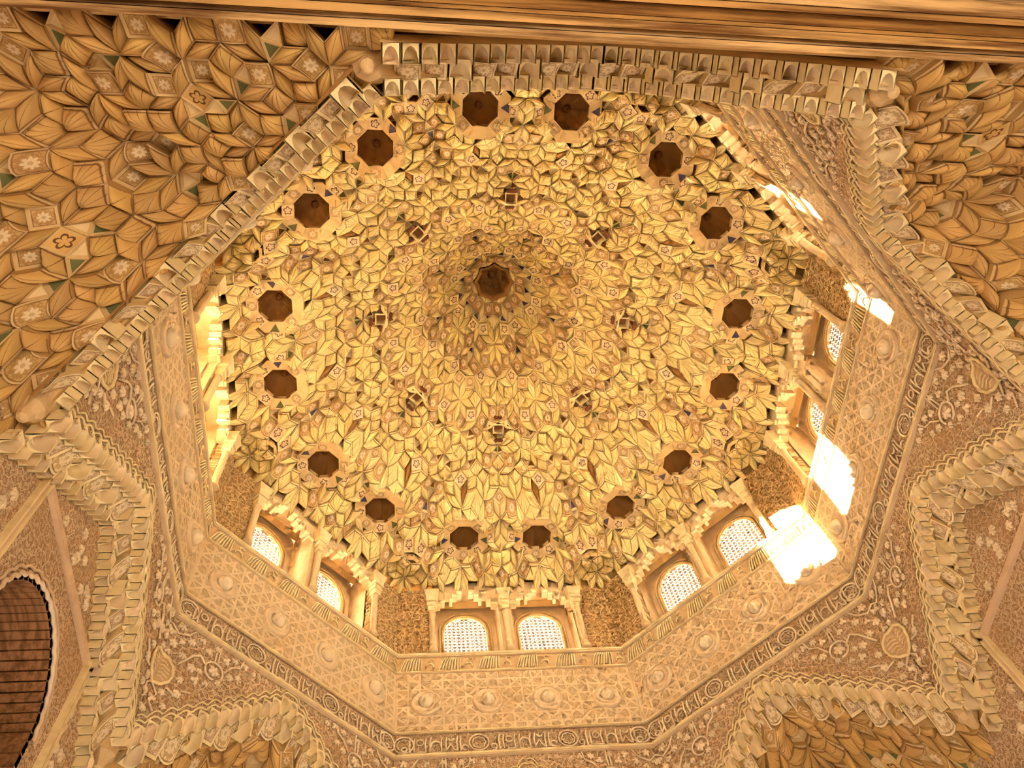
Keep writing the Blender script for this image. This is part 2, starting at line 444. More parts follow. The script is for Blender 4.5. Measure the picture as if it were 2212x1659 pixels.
# ------------------------------------------------------------------ the dome
Z_APEX = 14.5
PR = [(0, 14.75), (0.5, 14.22), (1.0, 13.50), (1.5, 12.88), (1.95, 12.35), (2.6, 11.86), (3.36, 11.15), (3.7, 10.87), (4.0, 10.64), (4.6, 10.2)]
def ra(x, y):
    a, b = abs(x), abs(y); return max(a, b, (a + b) * R2)
CUP, HOLES, KNOTS = [], [], []
for k in range(8):
    a = math.radians(45 * k)
    for s in (-1, 1):
        x, y = s * WT, 3.36
        CUP.append((x * math.cos(a) - y * math.sin(a), x * math.sin(a) + y * math.cos(a)))
    HOLES.append((3.84 * math.cos(a + PI / 8), 3.84 * math.sin(a + PI / 8)))
    KNOTS.append((1.95 * math.cos(a), 1.95 * math.sin(a)))
def near(pts, x, y): return min(math.hypot(x - p[0], y - p[1]) for p in pts)
def zdome(x, y):
    r = math.hypot(x, y); w = min(1, max(0, (r - 1.6) / 1.4))
    rr = r * (1 - w) + ra(x, y) * w
    z = float(np.interp(rr, [p[0] for p in PR], [p[1] for p in PR]))
    ph = math.atan2(y, x)
    env = math.exp(-((r - 2.55) / 0.55) ** 2)
    z += 0.13 * env * math.cos(8 * ph) + 0.09 * math.exp(-((r - 1.2) / 0.35) ** 2) * math.cos(8 * ph + PI)
    d = near(CUP, x, y); wgt = math.exp(-(max(0.0, d - 0.36) / 0.17) ** 2); z = z * (1 - wgt) + 11.14 * wgt
    d = near(HOLES, x, y); wgt = math.exp(-(max(0.0, d - 0.12) / 0.12) ** 2); z = z * (1 - wgt) + 10.80 * wgt
    d = near(KNOTS, x, y); wgt = 0.7 * math.exp(-(max(0.0, d - 0.09) / 0.10) ** 2); z = z * (1 - wgt) + 12.42 * wgt
    return z

ceiling = top('ceiling', 'golden honeycomb muqarnas dome over the octagonal ring of windows', 'dome', 'structure')
EDGE = 0.158
tiles = ab_tiles(EDGE, 4.6)
def in_slot(x, y):
    for k in range(8):
        a = -math.radians(45 * k); X, Y = x * math.cos(a) - y * math.sin(a), x * math.sin(a) + y * math.cos(a)
        if 2.70 < Y < 3.1 and abs(abs(X) - WT) < 0.075: return True
    return False
sector = []
for pts, sq in tiles:
    c = pts.mean(0); r = math.hypot(*c); ph = math.degrees(math.atan2(c[1], c[0])) % 360
    if ph >= 45 - 1e-6 and ph < 360 - 1e-6: continue
    if ra(*c) > 3.985 or r < 0.30: continue
    if near(CUP, *c) < 0.385 or near(HOLES, *c) < 0.10 or near(KNOTS, *c) < 0.13: continue
    sector.append((pts, sq, c, r, ph % 360))
cells = []                     # (projected size, style, mesh builder params, rotation)
for pts, sq, c, r, ph in sector:
    key = (round(r * 1000), round(abs(ph - 22.5) * 100), sq)
    rg = random.Random(hash(key) & 0xffff)
    dc = near(CUP, *c)
    if sq:
        u = rg.random()
        style = 'fan' if u < 0.56 else ('barrel' if u < 0.82 else ('print' if u < 0.90 else 'flower'))
    else:
        u = rg.random()
        style = 'point' if u < (0.90 if r > 2.2 else 0.80) else 'flat'
    col = shade(C_DOME, rg)
    if style == 'barrel' or style == 'print': col = shade(C_TAN, rg)
    if style == 'flower': col = shade((0.80, 0.62, 0.36), rg)
    if style == 'flat': col = C_BLUE if (r < 2.0 and rg.random() < 0.6) or rg.random() < 0.2 else (C_GREEN if rg.random() < 0.5 else C_DARK)
    jit = rg.uniform(-0.04, 0.04)
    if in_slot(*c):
        style = 'fan' if sq else 'point'; col = C_CAV; jit = 0.10  # dark cell colour painted in place of deep, dark keyhole slots
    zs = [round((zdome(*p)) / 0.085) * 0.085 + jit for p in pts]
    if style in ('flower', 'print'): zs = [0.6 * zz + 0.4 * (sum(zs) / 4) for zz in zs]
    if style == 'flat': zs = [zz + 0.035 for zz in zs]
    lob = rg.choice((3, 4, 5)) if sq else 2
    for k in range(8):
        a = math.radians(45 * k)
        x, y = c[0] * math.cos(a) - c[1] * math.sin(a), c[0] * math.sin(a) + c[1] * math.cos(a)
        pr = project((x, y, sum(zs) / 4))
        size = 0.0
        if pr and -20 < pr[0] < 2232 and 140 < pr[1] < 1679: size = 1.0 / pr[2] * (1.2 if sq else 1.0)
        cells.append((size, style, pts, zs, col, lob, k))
groups = {}
for c in cells: groups.setdefault(c[1], []).append(c)
LIMIT = 300
rest = MB()
mesh_cache = {}
for style, lst in groups.items():
    lst.sort(key=lambda c: -c[0])
    for i, (size, st, pts, zs, col, lob, k) in enumerate(lst):
        if i < LIMIT:
            key = id(pts)
            if key not in mesh_cache:
                mb = MB(); cell_mesh(mb, pts, zs, st, col, lob); mesh_cache[key] = mb.mesh(NAMES[st], CELLMATS)
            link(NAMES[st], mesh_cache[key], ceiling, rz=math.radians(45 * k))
        else:
            mb = MB(); cell_mesh(mb, pts, zs, st, col, lob)
            a = math.radians(45 * k); ca, sa = math.cos(a), math.sin(a)
            o = len(rest.v)
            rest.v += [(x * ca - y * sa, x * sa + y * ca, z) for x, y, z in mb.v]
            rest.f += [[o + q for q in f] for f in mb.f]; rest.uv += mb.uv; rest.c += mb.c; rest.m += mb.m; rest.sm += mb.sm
if rest.v:
    o = part('muqarnas_cells', rest, CELLMATS, ceiling); o['kind'] = 'stuff'

# backing shell behind the cells (closed octagonal cone) and cap
mb = MB()
ring = []
for z, ap in ((10.7, 4.42), (10.9, 4.3), (11.55, 3.75), (12.7, 2.35), (14.3, 1.05), (15.2, 0.4)):
    ring.append([(ap / math.cos(PI / 8) * math.cos(PI / 8 + k * PI / 4), ap / math.cos(PI / 8) * math.sin(PI / 8 + k * PI / 4), z) for k in range(8)])
v = [p for rr in ring for p in rr]; f = []
for i in range(len(ring) - 1):
    for k in range(8): f.append((i * 8 + k, i * 8 + (k + 1) % 8, i * 8 + 8 + (k + 1) % 8, i * 8 + 8 + k))
f.append(tuple(range(len(v) - 8, len(v))))
mb.add(v, f, C_TAN, 0)
part('dome_backing', mb, 'plain', ceiling)

# sixteen cupolas (one mesh set, copied)
def cupola_parts():
    out = []
    ring = MB()
    R0, R1 = 0.25, 0.42
    for k in range(8):
        a0, a1 = PI / 8 + k * PI / 4, PI / 8 + (k + 1) * PI / 4
        def P(r, a, z): return (r * math.cos(a), r * math.sin(a), z)
        ring.add([P(R0, a0, 0.02), P(R0, a1, 0.02), P(R1, a1, -0.02), P(R1, a0, -0.02), P(R1, a0, 0.25), P(R1, a1, 0.25), P(R0, a0, 0.10), P(R0, a1, 0.10)],
                 [(0, 1, 2, 3), (3, 2, 5, 4), (1, 0, 6, 7)], (0.78, 0.58, 0.29), 0)
    out.append(('cupola_ring', ring, ['plain']))
    bowl = MB()
    def scal(a): return 1 - 0.10 * abs(math.sin(4 * a))
    prof = [(0.255, 0.02), (0.265, 0.10), (0.25, 0.20), (0.21, 0.31), (0.15, 0.39), (0.07, 0.44), (0.001, 0.45)]
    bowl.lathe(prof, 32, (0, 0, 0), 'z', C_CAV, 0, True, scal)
    out.append(('cupola_bowl', bowl, ['plain']))
    hub = MB(); hub.lathe([(0.05, 0.45), (0.055, 0.40), (0.03, 0.375), (0.001, 0.37)], 8, (0, 0, 0), 'z', C_DARK)
    out.append(('hub', hub, ['plain']))
    tl = []
    for k, (deg, st) in enumerate(((90, 'r'), (45, 'f'), (135, 'f'), (3, 't'), (177, 't'), (-45, 'r'), (-135, 'r'))):
        a = math.radians(deg)
        t = MB(); rm = 0.5 * (R0 + R1) * math.cos(PI / 8) ; ca, sa = math.cos(a), math.sin(a)
        h = 0.070 if st != 't' else 0.066
        q = [(-h, -h), (-h, h), (h, h), (h, -h)] if st != 't' else [(-h * .7, 0), (h * .9, h), (h * .9, -h)]
        vv = [((rm + x) * ca - y * sa, (rm + x) * sa + y * ca, -0.004 - 0.28 * x) for x, y in q]
        vu = [(x, y, z + 0.02) for x, y, z in vv]
        n = len(q)
        uv = [(0.5 + 0.5 * y / h, 0.5 - 0.5 * x / h) for x, y in q]
        c = {'f': (0.84, 0.66, 0.40), 'r': (0.70, 0.52, 0.28), 't': C_GREEN if k == 3 else C_BLUE}[st]
        t.add(vv, [tuple(range(n))], c, {'f': 2, 'r': 1, 't': 3}[st], uv)
        t.add(vv + vu, [(i, (i + 1) % n, n + (i + 1) % n, n + i) for i in range(n)], c, 3)
        out.append(({'f': 'flower_tile', 'r': 'rosette_tile', 't': 'triangle_tile'}[st], t, CELLMATS))
    return [(n, m.mesh(n, mt)) for n, m, mt in out]
CP = cupola_parts()
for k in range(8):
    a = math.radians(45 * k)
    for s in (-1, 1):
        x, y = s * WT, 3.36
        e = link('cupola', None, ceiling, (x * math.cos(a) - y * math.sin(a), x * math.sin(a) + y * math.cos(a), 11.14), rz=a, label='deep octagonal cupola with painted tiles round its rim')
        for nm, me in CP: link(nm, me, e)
# small octagonal holes above the octagon corners
mb = MB()
mb.lathe([(0.15, 0.03), (0.115, -0.015), (0.105, 0.0), (0.105, 0.16), (0.06, 0.22), (0.001, 0.23)], 8, (0, 0, 0), 'z', C_TAN, 0, False)
hole_me = mb.mesh('corner_hole', ['plain'])
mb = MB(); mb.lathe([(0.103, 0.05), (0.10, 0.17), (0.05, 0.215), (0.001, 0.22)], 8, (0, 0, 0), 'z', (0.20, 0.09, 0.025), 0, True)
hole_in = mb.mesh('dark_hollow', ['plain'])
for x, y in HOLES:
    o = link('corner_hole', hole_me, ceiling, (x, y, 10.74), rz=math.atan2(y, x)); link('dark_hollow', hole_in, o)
# square brown knots in the ring of eight
mb = MB()
for i in range(4):
    a = i * PI / 2; ca, sa = math.cos(a), math.sin(a)
    def T(x, y, z): return (x * ca - y * sa, x * sa + y * ca, z)
    mb.add([T(.095, -.095, 0), T(.095, .095, 0), T(.075, .075, -.01), T(.075, -.075, -.01), T(.07, -.07, .12), T(.07, .07, .12)], [(0, 1, 2, 3), (3, 2, 5, 4)], C_LIGHT, 0)
mb.add([(-.07, -.07, .12), (.07, -.07, .12), (.07, .07, .12), (-.07, .07, .12)], [(0, 1, 2, 3)], (0.30, 0.13, 0.05), 0)
knot_me = mb.mesh('square_knot', ['paint'])
mb = MB()
mb.prism([(-.075, 0), (-.05, .035), (-.02, .02), (0, .03), (.02, .02), (.05, .035), (.075, 0), (.05, -.03), (-.05, -.03)], -.01, .02, (0.16, 0.05, 0.02))
for i, v in enumerate(mb.v): mb.v[i] = (v[0], v[2], v[1])
brk_me = mb.mesh('brown_bracket', ['paint'])
for x, y in KNOTS:
    ph = math.atan2(y, x)
    o = link('square_knot', knot_me, ceiling, (x, y, 12.31), rz=ph)
    for i in range(4):
        a = i * PI / 2
        link('brown_bracket', brk_me, o, (0.15 * math.cos(a), 0.15 * math.sin(a), 0.0 - 0.13 * math.cos(a)), rz=a - PI / 2)
# apex rosette
mb = MB()
mb.lathe([(0.36, -0.02), (0.30, 0.0), (0.285, 0.10), (0.27, 0.24), (0.20, 0.40), (0.10, 0.50), (0.001, 0.53)], 48, (0, 0, 14.32), 'z', (0.34, 0.17, 0.05), 0, True, lambda a: 1 - 0.13 * abs(math.sin(4 * a)))
apex = part('apex_rosette', mb, 'plain', ceiling, label='dark star-shaped rosette cup at the crown')
mb = MB(); mb.lathe([(0.07, 14.86), (0.08, 14.77), (0.04, 14.72), (0.001, 14.71)], 8, (0, 0, 0), 'z', (0.22, 0.10, 0.03)); part('hub', mb, 'plain', apex)
for k in range(16):
    a = k * PI / 8; mb = MB()
    mb.lathe([(0.028, 0.05), (0.034, 0.0), (0.02, -0.03), (0.001, -0.035)], 6, (0.215 * math.cos(a), 0.215 * math.sin(a), 14.66), 'z', (0.42, 0.24, 0.09) if k % 2 else (0.24, 0.13, 0.05))
    part('petal', mb, 'plain', apex)

# ------------------------------------------------------------------ octagon sides
def arch_wall(t): return 7.23 - 0.80 * abs(t) - 0.05 * t * t
def arch_diag(t): return 7.34 - 0.83 * abs(t) - 0.03 * t * t
MEDZ, MEDR = 6.66, 0.185

def leaf_poly(kind):
    P = []
    n = 40
    for i in range(n):
        a = 2 * PI * i / n
        if kind == 0: r = 0.5 + 0.42 * abs(math.cos(2.5 * (a - PI / 2))) ** 0.8            # five lobes
        elif kind == 1: r = 0.35 + 0.6 * abs(math.cos(1.5 * (a - PI / 2))) ** 1.2           # three lobes
        else: r = 0.42 + 0.5 * abs(math.cos(3 * a)) ** 0.9                                    # six lobes
        P.append((r * math.cos(a), r * math.sin(a)))
    return P
def leaf_mesh(kind):
    mb = MB(); P = leaf_poly(kind); n = len(P)
    v = [(0, -0.30, 0)] + [(x * 0.6, -0.24, z * 0.6) for x, z in P] + [(x, -0.12, z) for x, z in P] + [(x, 0.05, z) for x, z in P]
    f = [(0, 1 + i, 1 + (i + 1) % n) for i in range(n)]
    for L in (1, 1 + n):
        f += [(L + i, L + n + i, L + n + (i + 1) % n, L + (i + 1) % n) for i in range(n)]
    mb.add(v, f, (0.86, 0.70, 0.48), 0, None, False)
    return mb.mesh('carved_leaf', ['plain'])
LEAF = [leaf_mesh(k) for k in range(3)]

def arc(cx, cz, r, a0, a1, y, n=14):
    return [(cx + r * math.cos(a0 + (a1 - a0) * i / n), y, cz + r * math.sin(a0 + (a1 - a0) * i / n)) for i in range(n + 1)]

def build_side_parts(kind):
    arch = arch_wall if kind == 'wall' else arch_diag
    P = []                                            # (name, mesh, children[(name, mesh, loc, scale)])
    # drum panel with interlace
    mb = MB(); mb.box(-HALF - 0.02, HALF + 0.02, A, A + 0.18, Z_DRUM, Z_LEAF, C_WALL)
    P.append(('drum_panel', mb, ['interlace']))
    # inscription ground
    mb = MB(); mb.box(-HALF - 0.02, HALF + 0.02, A + 0.012, A + 0.18, Z_INS, Z_DRUM, C_WALL)
    P.append(('inscription_band', mb, ['inscription']))
    # fillets framing the bands
    for zz, hh, pr in ((Z_INS, 0.055, 0.035), (Z_DRUM, 0.035, 0.016), (Z_LEAF, 0.03, 0.022), (Z_LEAF + 0.285, 0.075, 0.05)):
        mb = MB(); mb.prism([(-HALF, zz), (HALF, zz), (HALF, zz + hh), (-HALF, zz + hh)], A - pr, A + 0.1, C_WALL)
        mb.box(-HALF, HALF, A - pr - 0.012, A - pr, zz + hh * 0.3, zz + hh * 0.75, C_LIGHT)
        P.append(('fillet', mb, ['plain']))
    # leaf cornice: sloping ground plus slanted carved leaves
    mb = MB()
    mb.add([(-HALF, A + 0.02, Z_LEAF), (HALF, A + 0.02, Z_LEAF), (HALF, A - 0.02, Z_SILL - 0.06), (-HALF, A - 0.02, Z_SILL - 0.06)], [(0, 1, 2, 3)], (0.66, 0.46, 0.24), 0)
    mb.box(-HALF, HALF, A + 0.02, A + 0.18, Z_LEAF, Z_SILL - 0.05, C_WALL)
    P.append(('leaf_cornice', mb, ['plain']))
    mb = MB()
    ng = 6; gw = 2 * HALF / ng
    for g in range(ng):
        x0 = -HALF + g * gw
        for i in range(8):
            x = x0 + 0.05 + i * 0.043; z0 = Z_LEAF + 0.05; sl = 0.075 - 0.010 * i
            mb.tube([(x, A - 0.005, z0 + 0.02 * (i % 2)), (x + sl * 0.4, A - 0.018, z0 + 0.09), (x + sl * 0.8, A - 0.03, z0 + 0.17), (x + sl * 1.3, A - 0.03, z0 + 0.215)], 0.0125, 5, C_LIGHT)
        mb.tube(arc(x0 + 0.47, Z_LEAF + 0.12, 0.055, -0.5, 3.6, A - 0.02, 10), 0.011, 5, C_LIGHT)
        mb.tube(arc(x0 + 0.50, Z_LEAF + 0.22, 0.035, 0.0, 4.4, A - 0.03, 8), 0.010, 5, C_LIGHT)
    P.append(('carved_leaves', mb, ['plain'], 'stuff'))
    # script of the inscription: shafts, bowls and round cartouches in relief
    mb = MB(); y = A - 0.002; r = 0.0125; c = (0.84, 0.68, 0.46)
    b = Z_INS + 0.095; h = 0.225
    def script(x):                                    # shafts and bowls of one phrase, about 0.86 wide
        for dx, z0, z1 in ((0.10, 0, 1), (0.155, 0, 1), (0.30, 0, .95), (0.36, 0, 1), (0.50, 0, 1), (0.56, .05, .98), (0.70, 0, 1), (0.745, 0, 1)):
            mb.tube([(x + dx, y, b + h * z0), (x + dx - 0.006, y, b + h * 0.6), (x + dx + 0.008, y, b + h * z1)], r, 5, c)
        mb.tube([(x + 0.10, y, b), (x + 0.16, y, b - 0.02), (x + 0.22, y, b + 0.0), (x + 0.30, y, b)], r, 5, c)
        mb.tube(arc(x + 0.03, b + 0.05, 0.035, 0, 2 * PI, y, 12), r * 0.9, 5, c)
        mb.tube([(x + 0.06, y, b + 0.04), (x + 0.05, y, b - 0.01), (x + 0.0, y, b - 0.02)], r * 0.9, 5, c)
        mb.tube(arc(x + 0.43, b + 0.10, 0.06, -0.4, PI + 0.4, y, 10), r, 5, c)
        mb.tube([(x + 0.36, y, b), (x + 0.43, y, b - 0.02), (x + 0.50, y, b)], r, 5, c)
        mb.tube([(x + 0.56, y, b + 0.02), (x + 0.62, y, b + 0.11), (x + 0.66, y, b + 0.02), (x + 0.70, y, b)], r, 5, c)
        mb.tube(arc(x + 0.80, b + 0.045, 0.04, -0.2, 1.6 * PI, y, 12), r, 5, c)
        mb.tube(arc(x + 0.23, b + 0.15, 0.045, 0, 2 * PI, y, 10), r * 0.8, 5, c)
        mb.tube(arc(x + 0.63, b + 0.20, 0.035, PI, 2 * PI, y, 8), r * 0.8, 5, c)
    for cx in (-1.14, 1.14): script(cx - 0.42)
    script(-0.98 + 0.56)
    for cx in (-HALF + 0.12, -0.58, 0.58, HALF - 0.12):
        mb.tube(arc(cx, Z_INS + 0.215, 0.125, 0, 2 * PI, y, 20)[:-1], r, 5, c, closed=True)
        for q in range(8):
            a = q * PI / 4; mb.tube(arc(cx + 0.055 * math.cos(a), Z_INS + 0.215 + 0.055 * math.sin(a), 0.032, a - 1.2, a + 1.2, y, 5), r * 0.7, 4, c)
    P.append(('carved_script', mb, ['plain']))
    # four bosses
    for bx in (-1.245, -0.41, 0.41, 1.245):
        rim = MB()
        rim.lathe([(0.205, -0.01), (0.20, 0.025), (0.165, 0.04), (0.15, 0.02), (0.10, 0.03)], 48, (bx, A, 8.31), 'y', (0.76, 0.58, 0.36), 0, True, lambda a: 1 + 0.035 * abs(math.cos(8 * a)))
        bulb = MB()
        bulb.lathe([(0.095, 0.02), (0.098, 0.045), (0.085, 0.08), (0.055, 0.11), (0.02, 0.13), (0.001, 0.135)], 24, (bx, A, 8.31), 'y', (0.86, 0.70, 0.46), 0, True, lambda a: 1 + 0.05 * math.cos(10 * a))
        P.append(('boss', rim, ['plain'], None, [('bulb', bulb, ['plain'])]))
    # spandrels below the drum
    for sgn in (-1, 1):
        mb = MB(); ts = [i / 12 * HALF for i in range(13)]
        V = []
        for t in ts: V += [(sgn * t, A + 0.01, arch(t)), (sgn * t, A + 0.01, Z_INS), (sgn * t, A + 0.03, arch(t)), (sgn * t, A + 0.03, Z_INS)]
        F = []
        for i in range(12):
            o = 4 * i; F.append((o, o + 4, o + 5, o + 1))
        mb.add(V, F, C_PINK, 0); mb.add(V, [(4 * i, 4 * i + 2, 4 * i + 6, 4 * i + 4) for i in range(12)], C_WALL, 1)
        P.append(('spandrel_panel', mb, ['carved', 'plain']))
        # scalloped double border along the arch
        mb = MB()
        for off, rr, sc in ((0.035, 0.011, 0.055), (0.10, 0.009, 0.06)):
            pts = []
            n = 72
            for i in range(n + 1):
                t = i / n * (HALF + 0.0); L = t * 1.3
                pts.append((sgn * t, A - 0.002, min(Z_INS, arch(t) + off + sc * abs(math.sin(PI * L / 0.185)))))
            mb.tube(pts, rr, 5, C_LIGHT)
        P.append(('scalloped_border', mb, ['plain']))
        # half medallion at the corner
        mb = MB()
        ang = [PI / 2 + PI * i / 24 for i in range(25)] if sgn > 0 else [-PI / 2 + PI * i / 24 for i in range(25)]
        mb.tube([(sgn * HALF + MEDR * (1 + 0.05 * abs(math.cos(6 * a))) * math.cos(a), A - 0.012, MEDZ + MEDR * (1 + 0.05 * abs(math.cos(6 * a))) * math.sin(a)) for a in ang], 0.018, 6, C_LIGHT)
        mb.add([(sgn * HALF, A - 0.004, MEDZ)] + [(sgn * HALF + MEDR * math.cos(a), A - 0.004, MEDZ + MEDR * math.sin(a)) for a in ang], [(0, i, i + 1) for i in range(1, 25)], (0.66, 0.46, 0.27), 0)
        for i in range(5):
            zz = MEDZ - 0.10 + i * 0.05; xx = sgn * (HALF - 0.02)
            mb.tube([(xx, A - 0.008, zz), (xx - sgn * 0.05, A - 0.008, zz + 0.02), (xx - sgn * (0.14 - 0.012 * (i - 2) ** 2), A - 0.008, zz - 0.01)], 0.008, 4, C_LIGHT)
        P.append(('medallion_half', mb, ['plain']))
        # vines
        mb = MB(); yv = A - 0.006; cv = (0.84, 0.68, 0.46)
        def X(d): return sgn * (HALF - d)
        ra_ = 0.115
        mb.tube([(X(0.62 + ra_ * math.cos(a)), yv, 7.03 + ra_ * math.sin(a)) for a in [(-0.6 + 5.4 * i / 22) for i in range(23)]], 0.013, 5, cv)
        mb.tube([(X(0.50), yv, 7.05), (X(0.42), yv, 7.12), (X(0.34), yv, 7.06), (X(0.26), yv, 6.93), (X(0.20), yv, 6.84)], 0.014, 5, cv)
        for d in (0.60, 0.64): mb.tube([(X(d), yv, 7.16), (X(d), yv, 7.40)], 0.011, 5, cv)
        mb.tube([(X(0.30), yv, 7.40), (X(0.22), yv, 7.28), (X(0.10), yv, 7.22), (X(0.0), yv, 7.30)], 0.012, 5, cv)
        mb.tube([(X(0.95), yv, 7.40), (X(0.92), yv, 7.28), (X(0.82), yv, 7.22), (X(0.74), yv, 7.08)], 0.012, 5, cv)
        mb.tube([(X(0.18), yv, 6.50), (X(0.30), yv, 6.46), (X(0.34), yv, 6.56), (X(0.44), yv, 6.60)], 0.012, 5, cv)
        mb.tube([(X(0.02), yv, 6.46), (X(0.10), yv, 6.36), (X(0.05), yv, 6.24), (X(0.12), yv, 6.16)], 0.012, 5, cv)
        P.append(('vine_scroll', mb, ['plain']))
        spots = [(0.62, 7.03, .075, 0), (0.50, 7.24, .05, 1), (0.74, 7.26, .05, 1), (0.60, 7.34, .045, 2), (0.12, 7.34, .06, 0), (0.28, 7.22, .055, 2), (0.40, 7.33, .05, 1),
                 (0.36, 6.90, .06, 0), (0.22, 6.98, .055, 2), (0.08, 7.06, .06, 0), (0.44, 6.78, .055, 1), (0.28, 6.68, .05, 2), (0.30, 6.50, .055, 0), (0.14, 6.42, .05, 2),
                 (0.06, 6.30, .055, 1), (0.20, 6.28, .045, 2), (0.84, 7.33, .05, 2), (0.98, 7.34, .045, 1), (0.82, 7.08, .05, 0), (0.46, 6.92, .04, 2), (0.56, 6.82, .045, 1), (0.05, 6.92, .045, 1),
                 (0.03, 7.20, .05, 1), (0.92, 7.14, .04, 2), (0.70, 6.92, .04, 2), (0.16, 7.14, .045, 1), (0.02, 6.14, .04, 2), (1.10, 7.32, .04, 2)]
        for i, (d, z, s, kd) in enumerate(spots):
            if z - s < arch(HALF - d) + 0.14: continue
            P.append(('carved_leaf', LEAF[kd], None, None, [], (X(d), A - 0.0, z), s, random.uniform(-0.8, 0.8)))
    # wall above the sill: openings, corner panels
    def plate(mb, x0, x1, z0, z1, y0=A, y1=A + 0.12, c=(0.74, 0.55, 0.30)):
        if z1 > z0: mb.box(x0, x1, y0, y1, z0, z1, c)
    for sgn in (-1, 1):
        mb = MB(); a, b_ = (1.10, HALF + 0.01) if sgn > 0 else (-HALF - 0.01, -1.10)
        mb.box(a, b_, A, A + 0.14, Z_SILL - 0.01, 10.66, C_TAN)
        P.append(('carved_corner_panel', mb, ['carved_gold']))
        mb = MB()
        c0 = sgn * WT
        for x0, x1, zt in ((-.50, -.40, 10.30), (-.40, -.33, 10.37), (-.33, -.255, 10.52), (-.255, -.21, 10.40), (-.21, -.14, 10.50), (-.14, -.055, 10.565), (-.055, .055, 10.74),
                           (.055, .14, 10.565), (.14, .21, 10.50), (.21, .255, 10.40), (.255, .33, 10.52), (.33, .40, 10.37), (.40, .50, 10.30)):
            plate(mb, c0 + x0, c0 + x1, zt, 10.82)
            mb.box(c0 + x0, c0 + x1, A - 0.03, A + 0.005, zt, zt + 0.035, C_LIGHT)
        P.append(('stepped_arch', mb, ['plain']))
    mb = MB(); mb.box(-0.10, 0.10, A, A + 0.14, Z_SILL, 10.82, (0.72, 0.52, 0.27)); P.append(('pier', mb, ['plain']))
    for cx in (-1.135, 0.0, 1.135):
        sh = MB(); sh.lathe([(0.055, Z_SILL + 0.10), (0.05, Z_SILL + 0.14), (0.05, 10.02), (0.058, 10.03), (0.058, 10.06), (0.05, 10.07)], 14, (cx, A - 0.045, 0), 'z', (0.80, 0.60, 0.33))
        bs = MB(); bs.lathe([(0.001, Z_SILL), (0.075, Z_SILL), (0.075, Z_SILL + 0.04), (0.06, Z_SILL + 0.06), (0.065, Z_SILL + 0.085), (0.055, Z_SILL + 0.10)], 14, (cx, A - 0.045, 0), 'z', (0.80, 0.60, 0.33))
        cp = MB()
        for zz, hw in ((10.07, 0.055), (10.16, 0.07), (10.26, 0.085)):
            cp.box(cx - hw, cx + hw, A - 0.05 - hw, A + 0.02, zz, zz + 0.09, C_LIGHT)
        cp.add([(cx - .085, A - .135, 10.35), (cx + .085, A - .135, 10.35), (cx + .12, A - .16, 10.50), (cx - .12, A - .16, 10.50), (cx - .12, A + .02, 10.50), (cx + .12, A + .02, 10.50), (cx - .085, A + .02, 10.35), (cx + .085, A + .02, 10.35)],
               [(0, 1, 2, 3), (0, 3, 4, 6), (1, 7, 5, 2), (3, 2, 5, 4)], C_LIGHT)
        P.append(('column', sh, ['plain'], None, [('column_base', bs, ['plain']), ('capital', cp, ['plain'])]))
    # pilaster rising from each capital into the dome
    # inner niche masonry: floor of the sill
    mb = MB(); mb.box(-HALF - 0.2, HALF + 0.2, A + 0.12, A + 0.60, Z_SILL - 0.12, Z_SILL - 0.02, (0.72, 0.52, 0.28)); P.append(('sill_floor', mb, ['plain']))
    out = []
    for it in P:
        nm, mb, mt = it[0], it[1], it[2]
        kd = it[3] if len(it) > 3 else None; ch = it[4] if len(it) > 4 else []
        me = mb if mt is None else mb.mesh(nm, mt)
        out.append((nm, me, kd, [(c[0], c[1].mesh(c[0], c[2])) for c in ch], it[5] if len(it) > 5 else None, it[6] if len(it) > 6 else 1.0, it[7] if len(it) > 7 else 0.0))
    return out

SIDE_LABEL = {
    'front': 'octagon wall side facing the camera with four bosses along the bottom of the picture',
    'front_right': 'octagon wall side with bosses over the lower right muqarnas squinch',
    'right': 'pale sunlit octagon wall side with arched balcony recess at the right edge',
    'back_right': 'foreshortened octagon wall side over the upper right muqarnas squinch',
    'back': 'octagon wall side above the near timber soffit, muqarnas arch seen from below',
    'back_left': 'octagon wall side seen edge-on over the dark upper left squinch',
    'left': 'octagon wall side with four oval bosses and arched recess at the left edge',
    'front_left': 'octagon wall side with two blown-out windows over the lower left squinch'}
SP = {'wall': build_side_parts('wall'), 'diag': build_side_parts('diag')}
WALLS = {}
for nm, rot in SIDES:
    e = top('wall_' + nm, SIDE_LABEL[nm], 'wall', 'structure', rz=math.radians(rot)); WALLS[nm] = e
    for pn, me, kd, ch, loc, sc, ry in SP['diag' if '_' in nm else 'wall']:
        o = link(pn, me, e, loc)
        if loc is not None: o.scale = (sc, 0.10, sc); o.rotation_euler = (0, ry, 0)
        if kd: o['kind'] = kd
        for cn, cm in ch: link(cn, cm, o)

